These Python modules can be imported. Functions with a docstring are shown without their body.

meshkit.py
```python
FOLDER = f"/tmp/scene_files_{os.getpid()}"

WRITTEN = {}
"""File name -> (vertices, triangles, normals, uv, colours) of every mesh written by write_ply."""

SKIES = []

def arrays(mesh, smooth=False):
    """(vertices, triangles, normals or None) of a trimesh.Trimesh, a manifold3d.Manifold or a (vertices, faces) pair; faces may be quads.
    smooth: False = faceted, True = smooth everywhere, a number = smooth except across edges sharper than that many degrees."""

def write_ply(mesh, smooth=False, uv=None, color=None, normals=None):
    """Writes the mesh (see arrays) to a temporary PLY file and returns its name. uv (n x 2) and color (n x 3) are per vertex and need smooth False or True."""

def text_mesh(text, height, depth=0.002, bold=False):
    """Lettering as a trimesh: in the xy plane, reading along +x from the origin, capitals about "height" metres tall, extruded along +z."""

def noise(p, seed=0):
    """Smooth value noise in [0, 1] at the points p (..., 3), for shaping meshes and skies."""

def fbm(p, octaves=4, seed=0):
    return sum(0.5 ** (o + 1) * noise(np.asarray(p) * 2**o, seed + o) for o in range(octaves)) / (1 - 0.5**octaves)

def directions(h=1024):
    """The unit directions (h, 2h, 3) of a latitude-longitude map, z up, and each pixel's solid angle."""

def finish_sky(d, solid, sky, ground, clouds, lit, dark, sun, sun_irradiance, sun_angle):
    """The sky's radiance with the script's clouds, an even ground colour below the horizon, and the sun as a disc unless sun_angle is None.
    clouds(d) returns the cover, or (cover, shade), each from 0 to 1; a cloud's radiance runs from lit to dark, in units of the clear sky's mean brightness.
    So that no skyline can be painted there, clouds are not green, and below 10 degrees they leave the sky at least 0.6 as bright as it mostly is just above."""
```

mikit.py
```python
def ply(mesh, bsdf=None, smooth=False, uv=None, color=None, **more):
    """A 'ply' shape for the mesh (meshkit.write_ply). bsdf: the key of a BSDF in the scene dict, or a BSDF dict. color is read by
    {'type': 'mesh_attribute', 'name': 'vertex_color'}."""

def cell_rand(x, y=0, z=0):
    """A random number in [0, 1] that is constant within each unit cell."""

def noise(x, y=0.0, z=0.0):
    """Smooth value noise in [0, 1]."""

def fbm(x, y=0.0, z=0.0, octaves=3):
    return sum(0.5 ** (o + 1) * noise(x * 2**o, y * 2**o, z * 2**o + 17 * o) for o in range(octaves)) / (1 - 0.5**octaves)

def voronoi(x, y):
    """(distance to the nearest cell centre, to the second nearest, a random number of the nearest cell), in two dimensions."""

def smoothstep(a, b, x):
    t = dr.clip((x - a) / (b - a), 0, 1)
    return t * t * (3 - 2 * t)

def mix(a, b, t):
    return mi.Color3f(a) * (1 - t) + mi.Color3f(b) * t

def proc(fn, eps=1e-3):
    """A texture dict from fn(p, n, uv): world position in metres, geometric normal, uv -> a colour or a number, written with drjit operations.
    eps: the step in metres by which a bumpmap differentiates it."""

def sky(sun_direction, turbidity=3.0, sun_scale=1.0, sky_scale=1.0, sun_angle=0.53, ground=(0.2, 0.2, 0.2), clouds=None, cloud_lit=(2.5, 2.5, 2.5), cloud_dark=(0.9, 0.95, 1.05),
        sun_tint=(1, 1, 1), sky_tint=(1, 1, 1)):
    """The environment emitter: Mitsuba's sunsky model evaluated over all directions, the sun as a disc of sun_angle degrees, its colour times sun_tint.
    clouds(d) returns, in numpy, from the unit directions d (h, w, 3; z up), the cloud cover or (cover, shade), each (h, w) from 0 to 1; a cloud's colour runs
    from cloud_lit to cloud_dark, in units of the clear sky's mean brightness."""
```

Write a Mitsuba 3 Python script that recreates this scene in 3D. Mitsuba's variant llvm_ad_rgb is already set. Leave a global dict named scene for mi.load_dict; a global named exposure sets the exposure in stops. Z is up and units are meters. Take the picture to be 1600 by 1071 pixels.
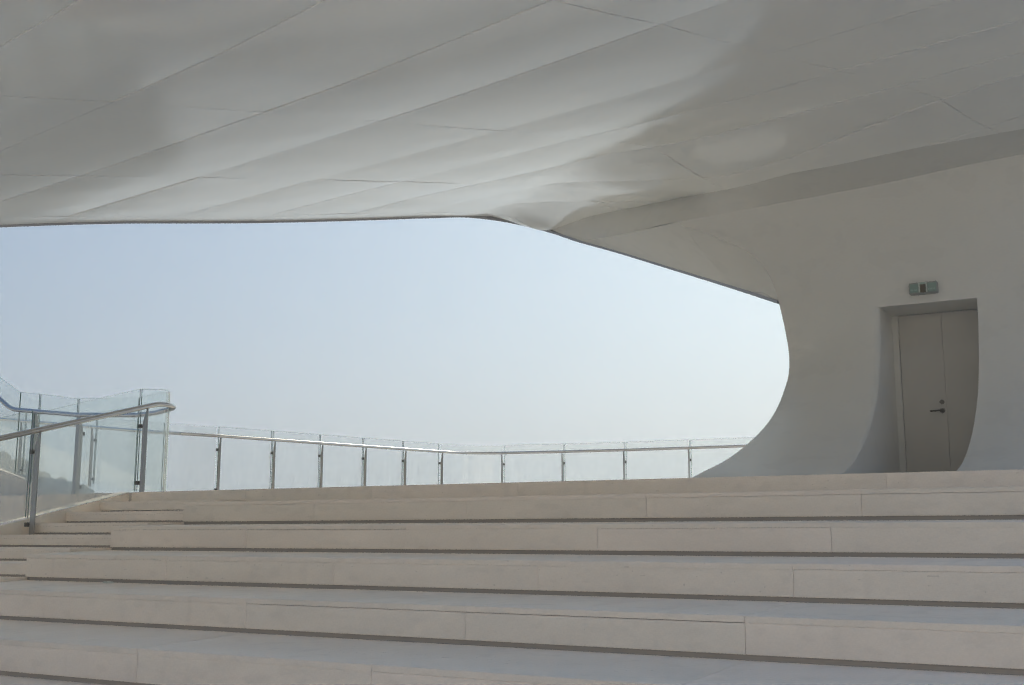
import math
import numpy as np
import drjit as dr
import trimesh
import manifold3d as m3
import mitsuba as mi
import mikit
from mikit import ply, proc, noise, fbm, smoothstep, mix
import meshkit

T = mi.ScalarTransform4f
scene, labels = {}, {}

# ----------------------------------------------------------------- camera, sky, sun, exposure
# x runs along the steps, y up the stairs, z = 0 is the landing; the eye is 0.6 m below the landing
EYE = np.array([0.0, 0.0, -0.6])
PITCH, YAW, FOCAL = 0.1667, 0.5167, 1790.0 / 1600.0
look = np.array([-math.sin(YAW) * math.cos(PITCH), math.cos(YAW) * math.cos(PITCH), math.sin(PITCH)])
scene['camera'] = {
    'type': 'perspective', 'fov': math.degrees(2 * math.atan(0.5 / FOCAL)), 'fov_axis': 'x',
    'near_clip': 0.05, 'far_clip': 20000.0,
    'to_world': T().look_at(origin=EYE.tolist(), target=(EYE + look).tolist(), up=[0, 0, 1]),
}
SUN_AZ, SUN_EL = math.radians(3.0), math.radians(43.0)
sun = [math.sin(SUN_AZ) * math.cos(SUN_EL), math.cos(SUN_AZ) * math.cos(SUN_EL), math.sin(SUN_EL)]
scene['daylight'] = mikit.sky(sun, turbidity=6.0, sun_tint=(0.91, 0.97, 1.0), sky_tint=(0.76, 0.98, 1.13))
exposure = 1.5


# ----------------------------------------------------------------- helpers
def numbered(name):
    if name not in scene and name not in labels:
        return name
    k = 1
    while f'{name}_{k:03d}' in scene or f'{name}_{k:03d}' in labels:
        k += 1
    return f'{name}_{k:03d}'


def obj(name, mesh, bsdf, parent=None, smooth=False, **more):
    key = numbered(name if parent is None else f'{parent}__{name}')
    scene[key] = ply(mesh, bsdf, smooth=smooth, **more)
    return key


def tag(key, label=None, cat=None, group=None, kind=None):
    d = {}
    for k, v in (('label', label), ('category', cat), ('group', group), ('kind', kind)):
        if v:
            d[k] = v
    labels[key] = d
    return key


def thing(name, label, cat, group=None):
    return tag(numbered(name), label, cat, group)


def box(x0, x1, y0, y1, z0, z1):
    b = trimesh.creation.box(extents=[x1 - x0, y1 - y0, z1 - z0])
    b.apply_translation([(x0 + x1) / 2, (y0 + y1) / 2, (z0 + z1) / 2])
    return b


def bevel_box(x0, x1, y0, y1, z0, z1, b=0.003):
    """A box with chamfered edges."""
    pts = []
    for sx in (0, 1):
        for sy in (0, 1):
            for sz in (0, 1):
                c = [(x0, x1)[sx], (y0, y1)[sy], (z0, z1)[sz]]
                d = [b if not s else -b for s in (sx, sy, sz)]
                for k in range(3):
                    q = [c[i] + (d[i] if i != k else 0) for i in range(3)]
                    pts.append(q)
    return trimesh.convex.convex_hull(np.array(pts))


def hexa(p):
    """A convex solid from its corner points."""
    return trimesh.convex.convex_hull(np.array(p, float))


def cat(ms):
    return trimesh.util.concatenate(ms)


def prism_x(poly, x0, x1):
    """Extrudes a polygon of (y, z) points along x."""
    from shapely.geometry import Polygon
    m = trimesh.creation.extrude_polygon(Polygon(poly), x1 - x0, engine='earcut')
    v = m.vertices
    m.vertices = np.stack([v[:, 2] + x0, v[:, 0], v[:, 1]], 1)
    m.fix_normals()
    return m


def prism_z(poly, z0, z1):
    from shapely.geometry import Polygon
    m = trimesh.creation.extrude_polygon(Polygon(poly), z1 - z0, engine='earcut')
    m.apply_translation([0, 0, z0])
    return m


def tube(points, r, n=14, caps=True):
    p = np.asarray(points, float)
    t = np.gradient(p, axis=0)
    t /= np.linalg.norm(t, axis=1, keepdims=True)
    up = np.array([0, 0, 1.0])
    vs, fs = [], []
    for i in range(len(p)):
        a = np.cross(t[i], up)
        a /= np.linalg.norm(a)
        b = np.cross(a, t[i])
        th = np.arange(n) * 2 * np.pi / n
        vs.append(p[i] + r * (np.cos(th)[:, None] * a + np.sin(th)[:, None] * b))
    for i in range(len(p) - 1):
        for j in range(n):
            k = (j + 1) % n
            fs += [[i * n + j, i * n + k, (i + 1) * n + k], [i * n + j, (i + 1) * n + k, (i + 1) * n + j]]
    v = np.vstack(vs)
    if caps:
        c0, c1 = len(v), len(v) + 1
        v = np.vstack([v, p[0], p[-1]])
        for j in range(n):
            k = (j + 1) % n
            fs += [[c0, k, j], [c1, (len(p) - 1) * n + j, (len(p) - 1) * n + k]]
    m = trimesh.Trimesh(v, fs, process=False)
    m.fix_normals()
    return m


def grid(P, flip=False):
    """A sheet from a (rows, columns, 3) array of points."""
    P = np.asarray(P, float)
    r, c = P.shape[:2]
    i, j = np.meshgrid(np.arange(r - 1), np.arange(c - 1), indexing='ij')
    a, b, d, e = i * c + j, i * c + j + 1, (i + 1) * c + j + 1, (i + 1) * c + j
    f = np.concatenate([np.stack([a, b, d], -1).reshape(-1, 3), np.stack([a, d, e], -1).reshape(-1, 3)])
    if flip:
        f = f[:, ::-1]
    return trimesh.Trimesh(P.reshape(-1, 3), f, process=False)


def smoothcurve(pts, n, s=None):
    """A smooth curve through the points, resampled evenly to n points."""
    from scipy.interpolate import PchipInterpolator
    p = np.asarray(pts, float)
    t = np.r_[0, np.cumsum(np.linalg.norm(np.diff(p, axis=0), axis=1))]
    f = PchipInterpolator(t, p)
    fine = f(np.linspace(0, t[-1], 800))
    tt = np.r_[0, np.cumsum(np.linalg.norm(np.diff(fine, axis=0), axis=1))]
    q = np.linspace(0, tt[-1], n) if s is None else s * tt[-1]
    return np.stack([np.interp(q, tt, fine[:, k]) for k in range(p.shape[1])], 1)


# ----------------------------------------------------------------- materials
def paint_colour(p, n, uv):
    a = fbm(p.x * 1.3, p.y * 1.3, p.z * 1.3, octaves=4)
    b = noise(p.x * 40, p.y * 40, p.z * 40)
    return mi.Color3f(0.71, 0.71, 0.685) * (0.95 + 0.07 * a + 0.02 * b)


def plaster_colour(p, n, uv):
    a = fbm(p.x * 0.9, p.y * 0.9, p.z * 0.9, octaves=4)
    b = noise(p.x * 60, p.y * 60, p.z * 60)
    c = fbm(p.x * 3.7 + 5, p.y * 3.7, p.z * 3.7, octaves=4)
    patch = smoothstep(0.60, 0.66, c)
    return mi.Color3f(0.61, 0.605, 0.575) * (0.94 + 0.08 * a + 0.03 * b) * (1 - 0.025 * patch)


def stone(tone):
    def f(p, n, uv):
        a = fbm(p.x * 1.7, p.y * 1.7, p.z * 3.1 + tone[3], octaves=4)
        b = noise(p.x * 170, p.y * 170, p.z * 170)
        c = noise(p.x * 75 + 9, p.y * 75, p.z * 75)
        d = fbm(p.x * 7, p.y * 7, p.z * 11 + tone[3], octaves=3)
        stain = smoothstep(0.55, 0.75, d)
        drip = smoothstep(0.62, 0.85, fbm(p.x * 9 + tone[3], p.y * 0.7, p.z * 1.1, octaves=3))
        speck = smoothstep(0.93, 0.97, noise(p.x * 31, p.y * 31, p.z * 31))
        col = mi.Color3f(tone[0], tone[1], tone[2]) * (0.88 + 0.16 * a + 0.07 * b + 0.05 * c)
        return col * (1 - 0.045 * stain) * (1 - 0.16 * speck) * (1 - 0.045 * drip)
    return f


def bump_fine(p, n, uv):
    return noise(p.x * 120, p.y * 120, p.z * 120) * 0.6 + noise(p.x * 35, p.y * 35, p.z * 35)


scene['white_paint'] = {'type': 'twosided', 'b': {'type': 'principled', 'base_color': proc(paint_colour), 'roughness': 0.12, 'specular': 1.0, 'clearcoat': 1.0, 'clearcoat_gloss': 0.85}}
scene['white_plaster'] = {'type': 'twosided', 'b': {'type': 'principled', 'base_color': proc(plaster_colour), 'roughness': 0.5, 'specular': 0.35}}
STONES = [(0.80, 0.72, 0.625, 0.0), (0.77, 0.70, 0.61, 5.3), (0.81, 0.725, 0.635, 9.1), (0.785, 0.71, 0.62, 13.7)]
for i, t in enumerate(STONES):
    scene[f'stone_{i}'] = {'type': 'twosided', 'b': {'type': 'principled', 'base_color': proc(stone(t)), 'roughness': 0.55, 'specular': 0.3}}
scene['stone_dark'] = {'type': 'twosided', 'b': {'type': 'diffuse', 'reflectance': {'type': 'rgb', 'value': [0.42, 0.39, 0.36]}}}
scene['paving'] = {'type': 'twosided', 'b': {'type': 'principled', 'base_color': proc(stone((0.62, 0.58, 0.54, 2.2))), 'roughness': 0.6, 'specular': 0.3}}
scene['landing_stone'] = {'type': 'twosided', 'b': {'type': 'principled', 'base_color': proc(stone((0.44, 0.425, 0.40, 3.7))), 'roughness': 0.3, 'specular': 0.5}}


def steel_rough(p, n, uv):
    return 0.14 + 0.12 * fbm(p.x * 9, p.y * 9, p.z * 9)


scene['steel'] = {'type': 'principled', 'base_color': {'type': 'rgb', 'value': [0.52, 0.52, 0.525]}, 'metallic': 1.0, 'roughness': proc(steel_rough)}
scene['bright_steel'] = {'type': 'principled', 'base_color': {'type': 'rgb', 'value': [0.80, 0.79, 0.77]}, 'metallic': 1.0, 'roughness': 0.33}
scene['steel_blade'] = {'type': 'twosided', 'b': {'type': 'principled', 'base_color': {'type': 'rgb', 'value': [0.36, 0.355, 0.34]}, 'metallic': 0.85, 'roughness': 0.36}}
scene['clamp_metal'] = {'type': 'principled', 'base_color': {'type': 'rgb', 'value': [0.12, 0.115, 0.105]}, 'metallic': 0.6, 'roughness': 0.4}
scene['edge_trim'] = {'type': 'principled', 'base_color': {'type': 'rgb', 'value': [0.42, 0.42, 0.45]}, 'metallic': 0.5, 'roughness': 0.45}
def dust(p, n, uv):
    a = fbm(p.x * 3.1, p.y * 3.1, p.z * 1.3, octaves=4)
    b = noise(p.x * 17, p.y * 17, p.z * 3)
    return 0.008 + 0.03 * a + 0.006 * b


def dust_far(p, n, uv):
    return dust(p, n, uv) * 2.2 + 0.03


DUST = {'type': 'principledthin', 'base_color': {'type': 'rgb', 'value': [0.85, 0.86, 0.85]}, 'roughness': 0.9, 'diff_trans': 1.2, 'spec_trans': 0.0}
for nm, c in (('glass', [0.985, 0.995, 0.99]), ('green_glass', [0.93, 0.965, 0.95])):
    scene[nm] = {'type': 'blendbsdf', 'weight': proc(dust if nm == 'green_glass' else dust_far), 'a': {'type': 'thindielectric', 'int_ior': 1.5, 'ext_ior': 1.0, 'specular_transmittance': {'type': 'rgb', 'value': c}}, 'b': DUST}
scene['glass_rim'] = {'type': 'twosided', 'b': {'type': 'principled', 'base_color': {'type': 'rgb', 'value': [0.36, 0.46, 0.44]}, 'roughness': 0.2, 'specular': 0.5}}
scene['glass_edge'] = {'type': 'twosided', 'b': {'type': 'principled', 'base_color': {'type': 'rgb', 'value': [0.10, 0.17, 0.145]}, 'roughness': 0.15, 'specular': 0.5}}
scene['door_paint'] = {'type': 'twosided', 'b': {'type': 'principled', 'base_color': proc(lambda p, n, uv: mi.Color3f(0.50, 0.485, 0.455) * (0.95 + 0.08 * fbm(p.x * 2, p.y * 2, p.z * 2))), 'roughness': 0.45, 'specular': 0.4}}
scene['sea_water'] = {'type': 'principled', 'base_color': {'type': 'rgb', 'value': [0.06, 0.09, 0.10]}, 'roughness': 0.28, 'specular': 0.5}


def forest_colour(p, n, uv):
    a = fbm(p.x * 0.12, p.y * 0.12, p.z * 0.12, octaves=4)
    return mi.Color3f(0.025, 0.042, 0.03) * (0.6 + 0.9 * a)


scene['forest'] = {'type': 'twosided', 'b': {'type': 'diffuse', 'reflectance': proc(forest_colour)}}
scene['hill_ground'] = {'type': 'twosided', 'b': {'type': 'diffuse', 'reflectance': proc(forest_colour)}}

# ----------------------------------------------------------------- ground, sea, hill
th = np.linspace(0, 2 * np.pi, 97)[:-1]
rad = np.array([0.01, 40, 120, 300, 600, 980])
ring = np.array([[[r * math.cos(a), r * math.sin(a), -75.0] for a in list(th) + [0]] for r in rad])
tag(obj('sea', grid(ring), 'sea_water'), 'hazy sea far below the terrace', kind='structure')
tag(obj('plaza', cat([box(-60, 45, -60, 11.0, -78, -2.3), box(-12.5, 20, 11.0, 20.3, -78, -0.9)]), 'paving'), 'pale stone plaza at the foot of the stairs', kind='structure')

# ----------------------------------------------------------------- the staircase
D0, TREAD, RISE, SLOPE = 6.0113, 1.1072, 0.30, 0.028
D5 = D0 + 5 * TREAD
TOP4 = -0.198
SLAB, X_END, X_RIGHT = 2.06, -10.61, 9.87
def yk(k): return D0 + k * TREAD
def zt(k): return TOP4 - RISE * (4 - k)
GROOVE, THICK, GAP = 0.036, 0.042, 0.0022
rng = np.random.default_rng(7)

stairs = thing('grand_staircase', 'wide flight of pale stone steps climbing to the landing under the white canopy', 'stairs')
K0 = -2
core = [(D5 + 0.1, zt(K0) - 0.30), (D5 + 0.1, -0.02), (D5 + 0.034, -0.02)]
core.append((D5 + 0.034, zt(4) + SLOPE - 0.05))
for k in range(4, K0 - 1, -1):
    core.append((yk(k) + 0.034, zt(k) - THICK - 0.001 if k < 4 else zt(k) - THICK - 0.001))
    core.append((yk(k) + 0.034, zt(k - 1) + SLOPE - THICK - 0.004))
core.append((yk(K0) + 0.034, zt(K0) - 0.30))
obj('base', prism_x([(a, b) for a, b in core][::-1], X_END + 0.01, X_RIGHT), 'stone_dark', stairs)
n_slab = int(round((X_RIGHT - X_END) / SLAB))
for k in range(K0, 5):
    for i in range(n_slab):
        x0, x1 = X_END + i * SLAB + GAP / 2, X_END + (i + 1) * SLAB - GAP / 2
        if i == 0:
            x0 = X_END
        mat = f'stone_{rng.integers(4)}'
        dz, dy = rng.uniform(-0.0015, 0.0015), rng.uniform(-0.002, 0.002)
        # tread: its front edge flush with the riser below it, rising a little towards the back
        yb = (yk(k + 1) if k < 4 else D5) + 0.03
        f, b = yk(k) + dy - 0.0015, yb
        zf, zb = zt(k) + dz, zt(k) + SLOPE + dz
        pts = []
        for x, s in ((x0, 1), (x1, -1)):
            e = 0.004
            pts += [[x, f + e, zf], [x, f, zf - e], [x, f, zf - THICK], [x, b, zb - THICK], [x, b, zb]]
        obj('tread_slab', hexa(pts), mat, stairs)
        zl = zt(k - 1) + SLOPE + GROOVE
        obj('riser_panel', bevel_box(x0, x1, yk(k) + dy, yk(k) + 0.03, zl, zt(k) - THICK - max(0.0006, rng.normal(0.0010, 0.0010)), 0.0015), f'stone_{rng.integers(4)}', stairs)
# the top riser, as high as one small step, runs on to the left kerb
xs = [-12.75, X_END] + [X_END + (i + 1) * SLAB for i in range(n_slab)]
for a, b in zip(xs[:-1], xs[1:]):
    obj('top_riser', hexa([[x, y, z] for x in (a + GAP / 2, b - GAP / 2) for y, z in ((D5 + 0.004, 0.0), (D5, -0.004), (D5, zt(4) + SLOPE + 0.001), (D5 + 0.033, zt(4) + SLOPE + 0.001), (D5 + 0.06, 0.0))]),
        f'stone_{rng.integers(4)}', stairs)
for i in range(6):
    a = -12.995 - (i + 1) * SLAB
    obj('cladding_panel', bevel_box(a + GAP / 2, a + SLAB - GAP / 2, D5, D5 + 0.055, -1.7, -0.002, 0.003), f'stone_{rng.integers(4)}', stairs)
# the flight of ordinary steps beside the kerb on the left
XL = -12.75
NSTEP = 15
SR, SD = 0.149, TREAD / 2
def ys(j): return D5 - j * SD
def zs(j): return -j * SR
for j in range(1, NSTEP):
    z1, z0 = zs(j), zs(j + 1)
    y0, y1 = ys(j), ys(j - 1)
    m = [hexa([[x, y, z] for x in (XL + 0.004, X_END - 0.004) for y, z in ((y0 + 0.003, z1), (y0, z1 - 0.003), (y0, z1 - 0.038), (y1 + 0.028, z1 - 0.030), (y1 + 0.028, z1 + 0.006))]),
         box(XL + 0.004, X_END - 0.004, y0 + 0.001, y0 + 0.028, z0 + 0.03, z1 - 0.039)]
    obj('side_step', cat(m), f'stone_{rng.integers(4)}', stairs)
pr = []
for j in range(1, NSTEP):
    pr += [(ys(j - 1) + 0.03, zs(j) - 0.035), (ys(j) + 0.031, zs(j) - 0.035)]
pr += [(ys(NSTEP - 1) + 0.03, -2.6), (D5 + 0.09, -2.6)]
obj('side_base', prism_x(pr[::-1], XL + 0.003, X_END - 0.003), 'stone_dark', stairs)
# sloping kerb at the left side
ky0, ky1 = ys(NSTEP - 1) - 0.3, 11.50
kz = lambda y: -0.03 - (11.37 - y) * 0.2375 * 1.0
obj('kerb', prism_x([(ky0, -2.6), (ky1, -2.6), (ky1, kz(ky1)), (ky0, kz(ky0))], XL - 0.24, XL), 'stone_1', stairs)

# ----------------------------------------------------------------- landing
def rail_x(y): return -13.59 + 0.25 * (y - 13.05)
land = [(9.87, D5 + 0.061), (9.87, 20.45), (-12.2, 20.45), (-12.7, 20.1), (rail_x(17) - 0.3, 17), (rail_x(13.6) - 0.3, 13.7), (-26, 14.3), (-26, D5 + 0.061)]
tag(obj('landing', prism_z(land, -0.9, 0.0), 'landing_stone'), 'pale stone landing at the top of the stairs', kind='structure')

# ----------------------------------------------------------------- the building
hall = thing('white_building', 'white free-form building with a folded panelled canopy and a curving wall', 'building')
P0, PS = 1.617, 0.213
ROOF_LEFT = [(-16.6, 2.6), (-16.0, 5.2), (-15.5, 7.5), (-14.29, 10.24), (-13.89, 11.01), (-13.55, 11.91), (-13.32, 13.0), (-13.03, 14.17), (-12.61, 15.34), (-12.09, 16.52), (-11.63, 17.52), (-11.38, 18.45)]
ROOF_RIGHT = [(-11.38, 18.6, 5.58), (-11.11, 19.3, 5.63), (-10.84, 19.6, 5.58), (-10.6, 19.7, 5.5), (-10.06, 19.5, 5.27), (-9.45, 19.1, 4.97), (-8.35, 18.45, 4.48), (-6.8, 17.3, 3.74), (-5.59, 16.3, 3.15), (-4.46, 15.3, 2.58)]
FOLD_HIGH = [(9.9, 14.0, 4.12), (4.0, 14.0, 4.1), (-1.11, 14.0, 4.07), (-2.4, 14.0, 4.03), (-3.66, 14.0, 3.98), (-4.3, 14.2, 3.99), (-5.38, 15.0, 4.2), (-7.13, 16.8, 4.72), (-8.61, 18.2, 5.12), (-9.65, 19.1, 5.30), (-10.2, 19.56, 5.37)]
FOLD_LOW = [(9.9, 14.8, 4.1), (4.0, 14.8, 4.08), (-1.19, 14.8, 4.01), (-3.29, 14.8, 3.87), (-5.74, 14.9, 3.8), (-6.85, 16.1, 4.1), (-8.08, 17.6, 4.5), (-9.35, 19.04, 4.93)]
fh = smoothcurve(FOLD_HIGH, 240)
fl = smoothcurve(FOLD_LOW, 240)


SLOPE_R = 0.143


def plane_z(x, y):
    """The canopy before it is drawn down: steepest along its left rim, flatter to the right."""
    return P0 + PS * 10 + np.interp(x, [-10.0, -6.0, -3.2], [PS, 0.188, SLOPE_R]) * (np.asarray(y, float) - 10)


def ceil_z(x, y):
    """Underside of the canopy: a plane rising outwards, drawn down towards the fold above the wall."""
    x, y = np.asarray(x, float), np.asarray(y, float)
    base = plane_z(x, y)
    d2 = (x[..., None] - fh[:, 0]) ** 2 + (y[..., None] - fh[:, 1]) ** 2
    i = d2.argmin(-1)
    d = np.sqrt(np.take_along_axis(d2, i[..., None], -1)[..., 0])
    drop = (plane_z(fh[:, 0], fh[:, 1]) - fh[:, 2])[i]
    w = np.interp(fh[:, 0], [-10.2, -8.5, -6.0, -4.0], [1.36, 1.65, 1.95, 1.85])[i]
    g = np.where(d < w, 0.5 * (1 + np.cos(np.pi * np.clip(d / w, 0, 1))), 0.0)
    return base - drop * g


# panel joints in plan: rows as (y at x = -6, slope), columns as (x at y = 9, slope)
ROWS = [(-4.6, -0.2), (-3.0, -0.2), (-1.5, -0.2), (0.0, -0.2), (1.5, -0.2), (3.0, -0.2), (4.6, -0.2), (6.05, -0.21), (7.52, -0.205), (8.85, -0.24), (10.49, -0.26), (11.83, -0.305), (13.2, -0.355), (14.4, -0.42), (15.7, -0.45), (17.1, -0.45), (18.5, -0.45), (20.0, -0.45)]
COLS = [(-21, 0.32), (-17.4, 0.32), (-13.8, 0.32), (-10.2, 0.32), (-6.65, 0.33), (-3.0, 0.33), (0.6, 0.33), (4.2, 0.33)]


def row_y(r, x): return r[0] + r[1] * (x + 6)
def col_x(c, y): return c[0] + c[1] * (y - 9)
def cross(r, c):
    y = (r[0] + r[1] * (c[0] - 9 * c[1] + 6)) / (1 - r[1] * c[1])
    return col_x(c, y), y


from shapely.geometry import Polygon
foot = ROOF_LEFT + [(p[0], p[1]) for p in ROOF_RIGHT[1:5]] + [(p[0], p[1]) for p in fh[::-4] if p[0] < -0.5]
foot += [(-0.35, 14.0), (-0.15, 11.2), (-0.3, 9.3), (-1.25, 8.45), (-2.35, 7.4), (-3.55, 6.05), (-4.75, 4.75), (-6.0, 3.5), (-9.0, 2.4), (-13.0, 2.2)]
foot = Polygon(foot).buffer(0)
prng = np.random.default_rng(3)
deck_v = deck_f = None


def warp_panel(poly, fn, thick, step):
    ms = []
    for g in getattr(poly, 'geoms', [poly]):
        if g.area < 0.02:
            continue
        m = trimesh.creation.extrude_polygon(g.simplify(0.004), thick, engine='earcut')
        man = m3.Manifold(m3.Mesh(np.asarray(m.vertices, np.float32), np.asarray(m.faces, np.uint32))).refine_to_length(step)
        q = man.to_mesh()
        v = np.array(q.vert_properties[:, :3], float)
        v[:, 2] += fn(v[:, 0], v[:, 1])
        ms.append(trimesh.Trimesh(v, np.array(q.tri_verts), process=False))
    return cat(ms) if ms else None


rim_xy = smoothcurve(np.array(ROOF_LEFT + [(p[0], p[1]) for p in ROOF_RIGHT[1:6]]), 300)
def rim_fade(x, y):
    d = np.sqrt(((x[..., None] - rim_xy[:, 0]) ** 2 + (y[..., None] - rim_xy[:, 1]) ** 2).min(-1))
    return np.clip(d / 1.1, 0.0, 1.0)


panels = []
SAG, TILT = (0.030, 0.065), (-0.008, 0.010)
for r0, r1 in zip(ROWS[:-1], ROWS[1:]):
    for c0, c1 in zip(COLS[:-1], COLS[1:]):
        g, h = 0.0013, 0.0035
        poly = Polygon([cross((r[0] + dr_, r[1]), (c[0] + dc, c[1])) for r, c, dr_, dc in ((r0, c0, g, h), (r0, c1, g, -h), (r1, c1, -g, -h), (r1, c0, -g, h))]).intersection(foot)
        sag, tilt = prng.uniform(*SAG), prng.uniform(*TILT)
        if poly.is_empty:
            continue

        def f(x, y, r0=r0, r1=r1, c0=c0, c1=c1, sag=sag, tilt=tilt):
            a = np.clip((y - row_y(r0, x)) / (row_y(r1, x) - row_y(r0, x)), 0, 1)
            b = np.clip((x - col_x(c0, y)) / (col_x(c1, y) - col_x(c0, y)), 0, 1)
            wob = (meshkit.noise(np.stack([x * 0.9, y * 1.7, x * 0], -1), 5) - 0.5) * 0.006
            edge = np.minimum(1, 8 * np.minimum(a, 1 - a)) * np.minimum(1, 14 * np.minimum(b, 1 - b))
            return ceil_z(x, y) + rim_fade(x, y) * (-sag * a * (1 - a) * (0.8 + 0.8 * b * (1 - b)) + tilt * (a - 0.5) + wob * edge)

        pm = warp_panel(poly, f, 0.02, 0.22)
        if pm is not None:
            panels.append(pm)
backing = warp_panel(foot.buffer(-0.02), lambda x, y: ceil_z(x, y) + 0.055, 0.25, 0.35)
ceil = obj('ceiling', backing, 'stone_dark', hall)
for pm in panels:
    obj('panel', pm, 'white_paint', ceil, smooth=35)

# soffit strip between the two folds
S = np.stack([smoothcurve([(-0.35, 14.0, 4.08)] + FOLD_HIGH[2:], 120), smoothcurve([(-0.35, 14.8, 4.03)] + FOLD_LOW[2:], 120)], 0)
S = np.concatenate([S[:1] + (S[1:] - S[:1]) * t for t in np.linspace(0, 1, 5)], 0)
obj('soffit_band', grid(S), 'white_plaster', hall, smooth=30)

# lip from the fold down to the rim of the opening
ARC = [(-5.74, 14.9, 3.8), (-5.36, 14.9, 3.64), (-5.11, 14.95, 3.49), (-4.85, 15.0, 3.34), (-4.62, 15.1, 3.1), (-4.48, 15.2, 2.76), (-4.46, 15.3, 2.58)]
inner = np.vstack([smoothcurve(FOLD_LOW[4:][::-1], 40), smoothcurve(ARC, 24)[1:]])
outer = smoothcurve([(-9.35, 19.05, 4.92)] + ROOF_RIGHT[6:], len(inner), np.r_[np.linspace(0, 0.78, 40), np.linspace(0.78, 1, 24)[1:]])
L = np.stack([inner + (outer - inner) * t for t in np.linspace(0, 1, 8)], 0)
obj('fascia_lip', grid(L), 'white_plaster', hall, smooth=30)

# the wall: from the low fold down in a C to the landing
B_EDGE = ARC + [(-4.44, 15.5, 2.2), (-4.42, 15.56, 1.92), (-4.40, 15.45, 1.6), (-4.40, 15.19, 1.33), (-4.40, 14.85, 1.07), (-4.40, 14.41, 0.83), (-4.40, 13.47, 0.47), (-4.40, 12.64, 0.23), (-4.40, 12.0, 0.09), (-4.40, 11.62, 0.003)]
D_EDGE = [(14.8, 3.88), (15.0, 3.35), (15.15, 2.85), (15.24, 2.40), (15.22, 2.05), (15.1, 1.66), (14.79, 1.13), (14.45, 0.83), (13.95, 0.5), (13.4, 0.25), (12.9, 0.10), (12.4, 0.003)]
bz = np.array([p[2] for p in B_EDGE])
bspl = smoothcurve(B_EDGE, 400)
dspl = smoothcurve(D_EDGE, 400)
NX0, NX1, NZ = -3.10, -1.90, 2.36      # door niche
NIL = 0.07                             # rounding of the left reveal
zlev = np.unique(np.r_[np.linspace(0.003, 0.3, 14), np.linspace(0.3, 2.36, 34), np.linspace(2.36, 3.86, 18)])
def d_y(z): return np.interp(z, dspl[::-1, 1], dspl[::-1, 0])
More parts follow.
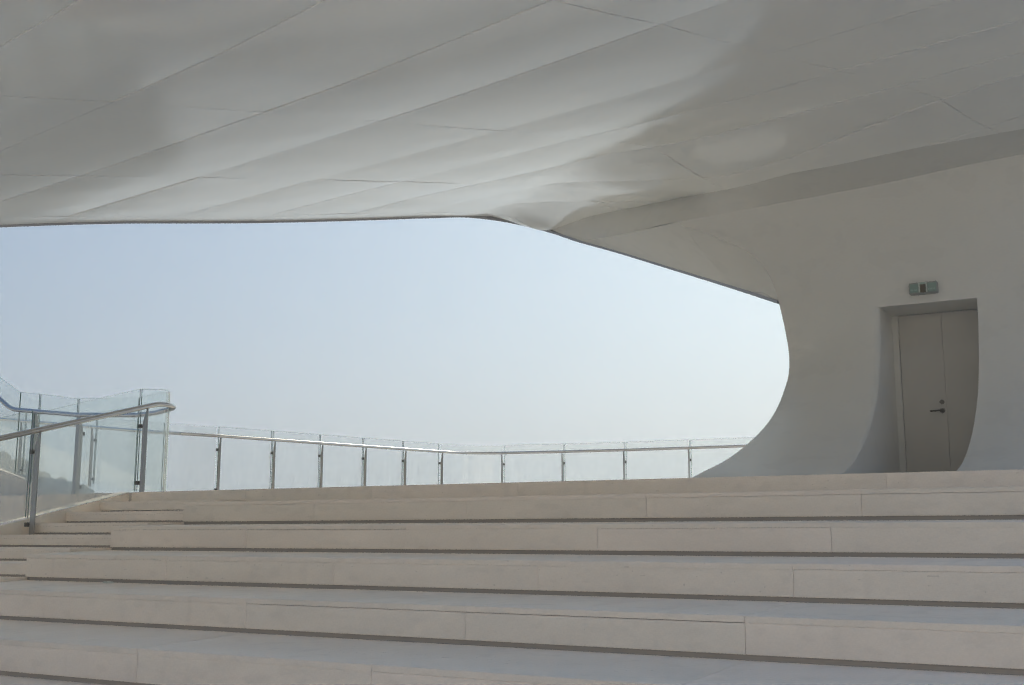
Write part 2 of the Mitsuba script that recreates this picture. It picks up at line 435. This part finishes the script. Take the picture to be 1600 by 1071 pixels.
def b_pt(z):
    q = np.interp(z, bspl[::-1, 2], np.arange(400)[::-1].astype(float))
    return np.stack([np.interp(q, np.arange(400), bspl[:, k]) for k in range(3)], 1)
bz_l = b_pt(np.minimum(zlev, 3.8))
dy_l = d_y(np.minimum(zlev, 3.88))
low = np.array([np.interp(xx, fl[::-1, 0], fl[::-1, 2]) for xx in (-5.74, NX0)])
cols = []
xl0 = NX0 - NIL
for t in np.linspace(0, 1, 16):
    s = t * t * (3 - 2 * t)
    x = bz_l[:, 0] + (xl0 - bz_l[:, 0]) * t
    y = bz_l[:, 1] + (dy_l - bz_l[:, 1]) * s
    cols.append(np.stack([x, y, zlev * 1.0], 1))
left = np.stack(cols, 1)
def top_fix(P):
    """Lets the top rows meet the fold line."""
    P = P.copy()
    zz = np.interp(P[-1, :, 0], fl[::-1, 0], fl[::-1, 2])
    k0 = np.searchsorted(zlev, 2.9)
    for j in range(P.shape[1]):
        top = zlev[-1]
        f = np.clip((zlev[k0:] - zlev[k0]) / (top - zlev[k0]), 0, 1)
        P[k0:, j, 2] += f * (zz[j] - top)
        yy = np.interp(P[-1, j, 0], fl[::-1, 0], fl[::-1, 1])
        P[k0:, j, 1] += f * (yy - P[-1, j, 1])
    return P
hi = zlev >= NZ - 1e-9
lo = zlev <= NZ + 1e-9
xr = np.r_[np.linspace(NX1, 3, 8), np.linspace(4, 9.9, 5)]
right = np.stack([np.stack([np.full_like(zlev, x), dy_l, zlev], 1) for x in xr], 1)
xm = np.linspace(xl0, NX1, 9)
mid = top_fix(np.stack([np.stack([np.full_like(zlev, x), dy_l, zlev], 1) for x in xm], 1))[hi]
left, right = top_fix(left), top_fix(right)
# rounded left reveal, then the reveals and the head of the niche
LEAF_Y = 16.0
rev = []
for a in np.linspace(0, math.pi / 2, 7):
    rev.append(np.stack([np.full(lo.sum(), xl0 + NIL * math.sin(a)), dy_l[lo] + NIL * (1 - math.cos(a)), zlev[lo]], 1))
rev.append(np.stack([np.full(lo.sum(), NX0), np.full(lo.sum(), LEAF_Y), zlev[lo]], 1))
revr = [np.stack([np.full(lo.sum(), NX1), dy_l[lo] if k == 0 else np.full(lo.sum(), LEAF_Y), zlev[lo]], 1) for k in range(2)]
yh = float(d_y(NZ))
head = np.array([[[xl0, yh, NZ], [NX0, yh, NZ], [NX1, yh, NZ]], [[xl0, LEAF_Y, NZ], [NX0, LEAF_Y, NZ], [NX1, LEAF_Y, NZ]]])
big = trimesh.Trimesh(*[x for x in (lambda m: (m.vertices, m.faces))(cat([grid(left), grid(mid), grid(right)]))], process=False)
big.merge_vertices(digits_vertex=4)
wall = obj('curved_wall', big, 'white_plaster', hall, smooth=50)
obj('niche_reveal', cat([grid(np.stack(rev, 1))]), 'white_plaster', wall, smooth=40)
obj('niche_reveal', cat([grid(np.stack(revr, 1))]), 'white_plaster', wall)
obj('niche_head', grid(head), 'white_plaster', wall)
# outer skin, so that the wall has its thickness and the canopy its roof
bk = bspl.copy()
edge = np.stack([bk, bk + np.array([0.03, 0.10, 0.0]), np.stack([np.full(400, -4.2), np.full(400, 16.6), bk[:, 2]], 1)], 0)
obj('outer_wall', cat([grid(edge[:, ::8]), box(-4.2, 9.9, 16.3, 16.6, 0.001, 3.6)]), 'white_plaster', hall)
rimr = np.array(ROOF_RIGHT[3:])
rimr = smoothcurve(np.vstack([rimr, [(-4.3, 15.7, 2.55), (-4.2, 16.62, 2.5)]]), 60)
hgt = np.stack([rimr + [0.03, 0.03, 0.03], np.stack([rimr[:, 0] + 0.03, rimr[:, 1] + 0.03, np.full(60, 6.3)], 1)], 0)
rt = [(p[0], p[1]) for p in rimr + 0.03] + [(-0.36, 16.62), (-0.36, 13.9)] + [(p[0], p[1]) for p in fh[:-1:4] if p[0] < -0.5]
obj('roof_and_sun_block', cat([grid(hgt), prism_z(rt, 6.3, 6.5), box(-4.2, -0.36, 16.3, 16.6, 3.6, 6.3), box(-0.34, 9.9, 14.7, 16.6, 4.08, 10.5), box(-4.2, -0.36, 14.7, 16.6, 6.52, 10.5)]), 'white_plaster', hall)  # flat roof, plus tall unseen walls added to keep the sun off the treads
# rim trim along the edge of the canopy
rim = np.vstack([np.array([(x, y, float(plane_z(x, y))) for x, y in ROOF_LEFT]), np.array(ROOF_RIGHT[1:])])
rim = smoothcurve(rim, 160)
R2 = np.stack([rim + [0, 0, 0.33], rim + [0, 0, -0.035], rim + [0.0, 0, -0.04]], 0)
nrm = np.cross(np.gradient(rim, axis=0), [0, 0, 1.0]); nrm /= np.linalg.norm(nrm, axis=1, keepdims=True)
R2 = np.stack([rim - nrm * 0.02 + [0, 0, 0.33], rim - nrm * 0.02 + [0, 0, -0.03], rim + nrm * 0.02 + [0, 0, -0.03], rim + nrm * 0.02 + [0, 0, 0.02]], 0)
obj('rim_trim', grid(R2), 'edge_trim', hall)
# end wall far to the right
obj('end_wall', box(9.9, 10.2, 11.6, 16.6, -2.4, 4.3), 'white_plaster', hall)

# door in the niche
door = hall + '__double_door'
xm_ = -2.455
scene[door] = ply(cat([box(NX0 + 0.001, NX1 - 0.001, LEAF_Y + 0.03, LEAF_Y + 0.06, 0.001, NZ - 0.001)]), 'stone_dark')
obj('leaf', bevel_box(NX0 + 0.09, xm_ - 0.0012, LEAF_Y - 0.02, LEAF_Y + 0.028, 0.008, NZ - 0.012, 0.002), 'door_paint', door)
obj('leaf', bevel_box(xm_ + 0.0012, NX1 - 0.012, LEAF_Y - 0.02, LEAF_Y + 0.028, 0.008, NZ - 0.012, 0.002), 'door_paint', door)
obj('frame', cat([box(NX0 + 0.001, NX0 + 0.085, LEAF_Y - 0.03, LEAF_Y + 0.02, 0.001, NZ - 0.002)]), 'white_plaster', door)
hx, hz = xm_ - 0.055, 1.03
hm = [trimesh.creation.cylinder(0.034, 0.012, sections=20), trimesh.creation.cylinder(0.011, 0.06, sections=12)]
for m, dy in zip(hm, (0.006, 0.036)):
    m.apply_transform(trimesh.transformations.rotation_matrix(math.pi / 2, [1, 0, 0]))
    m.apply_translation([hx, LEAF_Y - 0.02 - dy, hz])
hm.append(tube([(hx + 0.01, LEAF_Y - 0.08, hz), (hx - 0.05, LEAF_Y - 0.082, hz), (hx - 0.15, LEAF_Y - 0.078, hz - 0.004)], 0.011, 10))
obj('lever_handle', cat(hm), 'clamp_metal', door, smooth=40)
lk = trimesh.creation.cylinder(0.03, 0.014, sections=20)
lk.apply_transform(trimesh.transformations.rotation_matrix(math.pi / 2, [1, 0, 0]))
lk.apply_translation([hx, LEAF_Y - 0.027, hz + 0.115])
obj('lock', lk, 'clamp_metal', door, smooth=40)

# ----------------------------------------------------------------- exit sign over the door
for nm, c in (('sign_case', (0.27, 0.29, 0.275)), ('sign_green', (0.20, 0.285, 0.255)), ('sign_pale', (0.55, 0.60, 0.56)), ('sign_dark', (0.09, 0.08, 0.055)), ('sign_band', (0.32, 0.42, 0.38))):
    scene[nm] = {'type': 'roughplastic', 'diffuse_reflectance': {'type': 'rgb', 'value': list(c)}, 'alpha': 0.15}
sg = thing('exit_sign', 'small grey and green emergency exit sign on the white wall above the door', 'sign')
sx0, sx1, sz0, sz1 = -2.70, -2.35, 2.465, 2.615
sy = 15.14
obj('case', bevel_box(sx0, sx1, sy, sy + 0.13, sz0, sz1, 0.012), 'sign_case', sg)
wd = sx1 - sx0
for a, b in ((0.04, 0.34), (0.66, 0.96)):
    f = obj('face_panel', bevel_box(sx0 + a * wd, sx0 + b * wd, sy - 0.006, sy + 0.01, sz0 + 0.018, sz1 - 0.018, 0.003), 'sign_green', sg)
    n_ = 5
    ms = []
    for i in range(n_):
        xa = sx0 + (a + (b - a) * (0.12 + 0.16 * i)) * wd
        ms += [box(xa, xa + 0.010, sy - 0.009, sy - 0.004, sz0 + 0.040, sz0 + 0.062)]
    obj('lettering', cat(ms), 'sign_band', f)
c = obj('centre_panel', bevel_box(sx0 + 0.40 * wd, sx0 + 0.60 * wd, sy - 0.012, sy + 0.01, sz0 + 0.012, sz1 - 0.010, 0.003), 'sign_dark', sg)
for a in (0.355, 0.605):
    obj('side_bar', bevel_box(sx0 + a * wd, sx0 + (a + 0.04) * wd, sy - 0.014, sy + 0.01, sz0 + 0.012, sz1 - 0.006, 0.003), 'sign_pale', sg)
obj('top_bar', bevel_box(sx0 + 0.40 * wd, sx0 + 0.60 * wd, sy - 0.016, sy - 0.010, sz1 - 0.032, sz1 - 0.008, 0.002), 'sign_band', c)


# ----------------------------------------------------------------- balustrades
def glass_sheet(a, b, za0, zb0, za1, zb1, owner, mat='glass'):
    """A pane standing between plan points a and b, with its polished edges."""
    a, b = np.array(a, float), np.array(b, float)
    t = (b - a) / np.linalg.norm(b - a)
    n = np.array([-t[1], t[0]])
    P = np.array([[[*a, za0], [*b, zb0]], [[*a, za1], [*b, zb1]]])
    g = obj('glass_panel', grid(P), mat, owner)
    w = 0.0055
    for p, z0, z1, s in ((a, za0, za1, 1), (b, zb0, zb1, -1)):
        q = p + t * s * 0.006
        obj('glass_edge', hexa([[*(p + n * w), z0], [*(p - n * w), z0], [*(q + n * w), z0], [*(q - n * w), z0], [*(p + n * w), z1], [*(p - n * w), z1], [*(q + n * w), z1], [*(q - n * w), z1]]), 'glass_edge', g)
    d = 0.003
    top = (hexa([[*(p + n * s * w * 0.6), z + dz] for p, z in ((a, za1), (b, zb1)) for s in (1, -1) for dz in (0, d)]))
    obj('top_edge', top, 'glass_rim', g)
    return g


def blade_post(x, y, ang, z0, z1, width, thick, owner, zc, clamp=0.05, back=0.07, base=True, low_clamp=True):
    """Flat steel post standing square to its run, its head cut back on the glass side; ang: direction from the glass to the rail side."""
    c, s = math.cos(ang), math.sin(ang)
    u = np.array([c, s]); v = np.array([-s, c])
    o = np.array([x, y])
    prof = [(-width / 2, z0), (width / 2, z0), (width / 2, z1), (width / 2 - 0.02, z1), (-width / 2, z1 - 0.20)]
    pts = [[*(o + u * a + v * d), z] for a, z in prof for d in (-thick / 2, thick / 2)]
    k = obj('post', hexa(pts), 'steel_blade', owner)
    if base:
        obj('base_plate', hexa([[*(o + u * a + v * b), z] for a in (-width * 0.75, width * 0.75) for b in (-width * 0.6, width * 0.6) for z in (z0, z0 + 0.012)]), 'steel', k)
    g = o - u * (width / 2 + back * 0.5)
    for z in ([zc] + ([z0 + 0.13] if low_clamp else [])):
        m = []
        for off in (-1, 1):
            cc = g + v * off * 0.0
        m = [hexa([[*(g + u * a + v * b), z + d] for a in (-clamp / 2, clamp / 2) for b in (-clamp * 0.5, clamp * 0.5) for d in (-clamp / 2, clamp / 2)]),
             hexa([[*(o - u * (width / 2 + t * back * 0.5) + v * b), z + d] for t in (0, 1) for b in (-0.01, 0.01) for d in (-0.012, 0.012)])]
        obj('glass_clamp', cat(m), 'clamp_metal', k)
    return k


# --- terrace balustrade: left run, rounded corner, rear run
ter = thing('terrace_balustrade', 'long glass balustrade with bright steel rail round the far edge of the landing', 'railing')
RB = [(-26.0, 14.05, 2.30), (-21.0, 13.72, 1.78), (-18.4, 13.5, 1.49), (-15.9, 13.32, 1.22), (-14.6, 13.20, 1.09), (-13.85, 13.02, 1.02), (-13.5, 13.45, 1.0)]
path = [np.array(p) for p in [(-26.0, 14.05, 2.30), (-21.0, 13.72, 1.78), (-18.4, 13.5, 1.49), (-15.72, 13.3, 1.205), (-14.5, 13.2, 1.08)]]
A0, A1 = np.array([rail_x(13.45), 13.45]), np.array([rail_x(18.7), 18.7])
def bez(p0, p1, p2, n): return [np.array(p0) * (1 - t) ** 2 + 2 * np.array(p1) * t * (1 - t) + np.array(p2) * t * t for t in np.linspace(0, 1, n)]
path = path[:-1] + bez((-14.5, 13.2, 1.08), (-13.72, 13.05, 1.0), (rail_x(13.9), 13.9, 1.0), 10)
path += [np.array([rail_x(y), y, 1.0]) for y in (15, 16, 17, 18)]
path += bez((rail_x(18.75), 18.75, 1.0), (-11.93, 19.5, 1.0), (-11.25, 19.60, 1.0), 12)
def rail_y(x): return np.interp(x, [-11.36, -10.16, -8.94, -7.67, -6.4, -2], [19.58, 19.84, 20.02, 20.12, 20.2, 20.3])
path += [np.array([x, float(rail_y(x)), 1.0]) for x in (-10.16, -8.94, -7.67, -6.4, -5.0, -3.0, 0.0)]
obj('handrail', tube(path, 0.0265, 16), 'bright_steel', ter, smooth=40)
A_Y = [13.92, 14.95, 15.92, 16.87, 17.80, 18.71]
ANG_A = math.atan2(-0.25, 1.0)
ua = np.array([math.cos(ANG_A), math.sin(ANG_A)])
bk_ = 0.07
def a_glass(y): return np.array([rail_x(y), y]) - ua * (0.03 + bk_)
postsA = [np.array([rail_x(y), y]) for y in A_Y]
for p in postsA:
    blade_post(p[0] - 0.02, p[1], ANG_A, 0.0, 0.985, 0.058, 0.012, ter, 0.78, 0.042, bk_)
for y0, y1 in zip(A_Y[:-1], A_Y[1:]):
    glass_sheet(a_glass(y0 + 0.012), a_glass(y1 - 0.012), 0.05, 0.05, 1.155, 1.155, ter)
B_X = [-11.36, -10.16, -8.94, -7.67, -6.41, -5.15, -3.9, -2.65]
def b_ang(x): return math.atan2(-1, float(rail_y(x + 0.3) - rail_y(x - 0.3)) / 0.6)
def b_glass(x): return np.array([x, float(rail_y(x)) + 0.03 + bk_])
for x in B_X:
    blade_post(x, float(rail_y(x)) + 0.02, -math.pi / 2, 0.0, 0.985, 0.058, 0.012, ter, 0.78, 0.042, bk_)
for x0, x1 in zip(B_X[:-1], B_X[1:]):
    glass_sheet(b_glass(x0 + 0.012), b_glass(x1 - 0.012), 0.05, 0.05, 1.155, 1.155, ter)
# bent pane at the corner
cp0, cp1 = a_glass(18.725), b_glass(-11.375)
bc = bez((*cp0, 0), (-12.05, 19.62, 0), (*cp1, 0), 14)
g = obj('bent_glass', grid(np.stack([np.array(bc) + [0, 0, 0.05], np.array(bc) + [0, 0, 1.155]], 0)), 'glass', ter, smooth=40)
# panes and posts beside the rising walk on the left, and up to the first post of the left run
C_P = [(rail_x(12.95) , 13.06, 1.01), (-15.72, 13.3, 1.205), (-17.75, 13.45, 1.42), (-20, 13.65, 1.67)]
for i, (x, y, z) in enumerate(C_P):
    if i:
        blade_post(x, y + 0.02, -math.pi / 2, z - 1.0 + 0.2 * i * 0, z - 0.015, 0.058, 0.012, ter, z - 0.22, 0.042, bk_)
blade_post(-13.72, 13.06, ANG_A - 0.6, 0.0, 0.995, 0.058, 0.012, ter, 0.78, 0.042, bk_)
cpts = [np.array([-13.83, 13.13])] + [np.array([x, y + 0.1]) for x, y, z in C_P[1:]]
czs = [1.01, 1.205, 1.42, 1.67]
for i in range(3):
    t = (cpts[i + 1] - cpts[i]); t /= np.linalg.norm(t)
    glass_sheet(cpts[i] + t * 0.012, cpts[i + 1] - t * 0.012, czs[i] - 0.95, czs[i + 1] - 0.95, czs[i] + 0.155, czs[i + 1] + 0.155, ter)
cA = bez((-13.83, 13.14, 0), (-13.74, 13.25, 0), (*a_glass(13.90), 0), 8)
obj('bent_glass', grid(np.stack([np.array(cA) + [0, 0, 0.05], np.array(cA) + [0, 0, 1.155]], 0)), 'glass', ter, smooth=40)

# --- stair balustrade: down the left side of the steps, with a bent return running off to the left
stb = thing('stair_balustrade', 'glass balustrade beside the small steps, its thick handrail bent round at the top', 'railing')
HX = -12.55
def h_z(y): return 1.212 + 0.268 * (y - 11.56) if y < 11.78 else 1.27
hp = [np.array([HX, y, h_z(y)]) for y in (5.0, 6.5, 8.0, 9.22, 10.0, 10.67, 11.3, 11.6)]
hp += bez((HX, 11.68, h_z(11.68)), (HX, 11.8, 1.275), (HX, 11.93, 1.272), 6)[1:]
hp += bez((HX, 11.97, 1.27), (HX, 12.16, 1.262), (HX - 0.20, 12.16, 1.235), 10)
hp += [np.array(p) for p in [(-13.0, 12.14, 1.195), (-13.35, 12.12, 1.18), (-14.0, 12.1, 1.21), (-14.69, 12.1, 1.25), (-15.61, 12.1, 1.35), (-16.1, 12.1, 1.405)]]
hp += bez((-16.12, 12.1, 1.408), (-16.25, 12.1, 1.425), (-16.38, 12.1, 1.51), 5)[1:]
hp += [np.array((-17.4, 12.1, 2.15)), np.array((-18.6, 12.1, 2.9))]
obj('handrail', tube(hp, 0.036, 18), 'steel', stb, smooth=40)
H_Y = [6.24, 8.02, 9.79, 11.56]
GX = HX - 0.045 - 0.09
for y in H_Y:
    zb = -0.0 if y > 11.5 else zs(math.ceil((D5 - y) / SD))
    blade_post(HX - 0.015, y, 0.0, zb, h_z(y) - 0.025, 0.09, 0.014, stb, h_z(y) - 0.28, 0.055, 0.09, base=False)
def g_lo(y): return max(kz(y) + 0.01, zs(0) + 0.012 if y > 11.45 else -9)
for y0, y1 in zip(H_Y[:-1], H_Y[1:]):
    glass_sheet((GX, y0 + 0.014), (GX, y1 - 0.014), kz(y0) + 0.02, kz(min(y1, 11.4)) + 0.03, h_z(y0) + 0.215, h_z(y1) + 0.255, stb, 'green_glass')
# bent end pane
bp = [np.array([GX, 11.574, 0]), np.array([GX, 11.8, 0])] + bez((GX, 11.93, 0), (GX, 12.2, 0), (GX - 0.2, 12.2, 0), 12) + [np.array([-13.2, 12.2, 0]), np.array([-13.40, 12.2, 0])]
bp = np.array(bp)
tops = np.interp(np.arange(len(bp)), [0, 2, 13, 15], [1.47, 1.50, 1.50, 1.45])
lo_, hi_ = bp.copy(), bp.copy()
lo_[:, 2], hi_[:, 2] = 0.02, tops
obj('bent_glass', grid(np.stack([lo_, hi_], 0)), 'green_glass', stb, smooth=40)
edge_m = hexa([[GX + s * 0.005, 11.574 + d, z] for s in (-1, 1) for d in (0, 0.006) for z in (0.02, 1.47)])
obj('glass_edge', edge_m, 'glass_edge', stb)
obj('top_edge', tube(hi_ + [0, 0, 0.002], 0.0035, 6), 'glass_rim', stb)
scene['pale_reflection'] = {'type': 'principledthin', 'base_color': {'type': 'rgb', 'value': [0.74, 0.80, 0.77]}, 'roughness': 0.35, 'diff_trans': 1.1, 'spec_trans': 0.0}
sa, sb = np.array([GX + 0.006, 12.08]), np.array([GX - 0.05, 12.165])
obj('corner_reflection', grid(np.array([[[*sa, 0.02], [*sb, 0.02]], [[*sa, 1.49], [*sb, 1.49]]])), 'pale_reflection', stb)  # pale strip painted in for the bright grazing reflection at the glass bend
for (xa, za, xb, zb) in ((-13.425, 1.45, -14.75, 1.512), (-14.775, 1.512, -15.66, 1.64)):
    glass_sheet((xa, 12.2), (xb, 12.2), 0.06, 0.06 + (0.15 if xb < -15 else 0), za, zb, stb, 'green_glass')
G3 = [(-15.685, 0.25, 1.645), (-16.16, 0.38, 1.70), (-17.4, 0.72, 2.35), (-18.6, 1.05, 3.1)]
for (xa, la, za), (xb, lb, zb) in zip(G3[:-1], G3[1:]):
    glass_sheet((xa - 0.002, 12.2), (xb + 0.002, 12.2), la, lb, za, zb, stb, 'green_glass')
for x, z1, z0 in ((-14.60, 1.215, 0.0), (-15.63, 1.32, 0.21)):
    blade_post(x, 12.115, -math.pi / 2, z0, z1, 0.075, 0.075, stb, z1 - 0.26, 0.055, 0.04)

# the walk that rises to the left behind it
tag(obj('rising_walk', cat([hexa([[x, y, z] for y in (12.26, 12.32) for x, z in ((-15.8, 0.0), (-15.8, 0.24), (-16.5, 0.43), (-26, 2.9), (-26, 0.0))])]), 'stone_1'), 'pale ramp rising to the left beyond the landing edge', kind='structure')

# small scrap on a tread
sc = np.array([[-9.36, 8.17], [-9.25, 8.13], [-9.19, 8.16], [-9.27, 8.21]])
zz = zt(1) + SLOPE
tag(obj('paper_scrap', hexa([[x, y, zz + dz] for (x, y) in sc for dz in (-0.02, 0.012)] + [[-9.27, 8.17, zz + 0.02]]), 'sign_pale'), 'tiny crumpled scrap of white paper at the back of a tread near the left', 'litter')

# ----------------------------------------------------------------- unseen hall added behind the eye: its sunlit front lights the steps
scene['cream_render'] = {'type': 'twosided', 'b': {'type': 'diffuse', 'reflectance': {'type': 'rgb', 'value': [0.82, 0.765, 0.69]}}}
opp = thing('added_hall', 'unseen hall added behind the eye to bounce sunlight onto the steps', 'building')
obj('wall', box(-8, 45, -34, -13, -2.299, 9.0), 'cream_render', opp)
obj('parapet', box(-2.3, 45.3, -34.3, -12.7, 9.002, 9.6), 'white_plaster', opp)
for i in range(6):
    x = 1 + i * 7.0
    w = obj('window', box(x, x + 3.0, -13.05, -12.96, 3.0, 6.5), 'edge_trim', opp)

# ----------------------------------------------------------------- wooded hill on the left
hr = np.random.default_rng(11)
def to_world(az, r): # azimuth to the right of the view axis
    a = -YAW + az
    return r * math.sin(a), r * math.cos(a)
azs = np.radians(np.linspace(-80, -14, 220))
sky_y = np.interp(np.degrees(azs), np.r_[-80, -60, np.degrees(np.arctan((np.array([-1200, -700, 0, 30, 62, 100, 130, 160, 176, 200, 260, 400]) - 800) / 1790.0))], [430, 460, 500, 590, 712, 722, 735, 748, 757, 766, 773, 780, 800, 850])
H = []
for az, py in zip(azs, sky_y):
    dist = float(np.interp(np.degrees(az), [-80, -45, -20], [160, 190, 260]))
    topz = -0.6 + (837 - py) / 1790 * dist
    col = []
    for t in np.linspace(-1, 1, 25):
        r = dist + t * 70
        x, y = to_world(az, r)
        prof = math.cos(t * math.pi / 2) ** 1.2
        z = -76 + (topz + 76 - 4) * prof
        z += (meshkit.fbm(np.array([[x * 0.02, y * 0.02, 0]]), 4, 3)[0] - 0.5) * 4 * prof
        col.append([x, y, z])
    H.append(col)
H = np.array(H)
tag(obj('hill', grid(H), 'hill_ground', smooth=True), 'hazy green hill beyond the glass on the left', kind='structure')
ico = trimesh.creation.icosphere(1)
ms = []
for i in range(6500):
    a, b = (hr.integers(0, 219), hr.integers(2, 16)) if i % 3 == 0 else (hr.integers(150, 219), hr.integers(4, 14))
    p = H[a, b] + hr.uniform(-2.5, 2.5, 3) * [1, 1, 0]
    r = hr.uniform(0.6, 1.5)
    v = ico.vertices * (1 + 0.45 * (meshkit.noise(ico.vertices * 2.3 + i * 3.1, 1) - 0.5)[:, None]) * [r, r, r * 0.9]
    ms.append(trimesh.Trimesh(v + p + [0, 0, r * 0.45], ico.faces, process=False))
tag(obj('woodland', cat(ms), 'forest', smooth=True), 'far-off hazy woodland covering the hill', 'trees', kind='stuff')

# ----------------------------------------------------------------- haze over the sea and the hill
scene['haze_air'] = {'type': 'homogeneous', 'albedo': {'type': 'rgb', 'value': [0.91, 0.945, 0.975]}, 'sigma_t': 0.0024, 'phase': {'type': 'hg', 'g': 0.5}}
HZ = (1000.0, 1000.0, 90.0)
scene['haze'] = {'type': 'cube', 'to_world': T().translate([0, 0, 11.0]).scale(list(HZ)), 'bsdf': {'type': 'null'}, 'interior': {'type': 'ref', 'id': 'haze_air'}}
tag('haze', 'thin sea haze filling the air', kind='stuff')
scene['camera']['medium'] = {'type': 'ref', 'id': 'haze_air'}
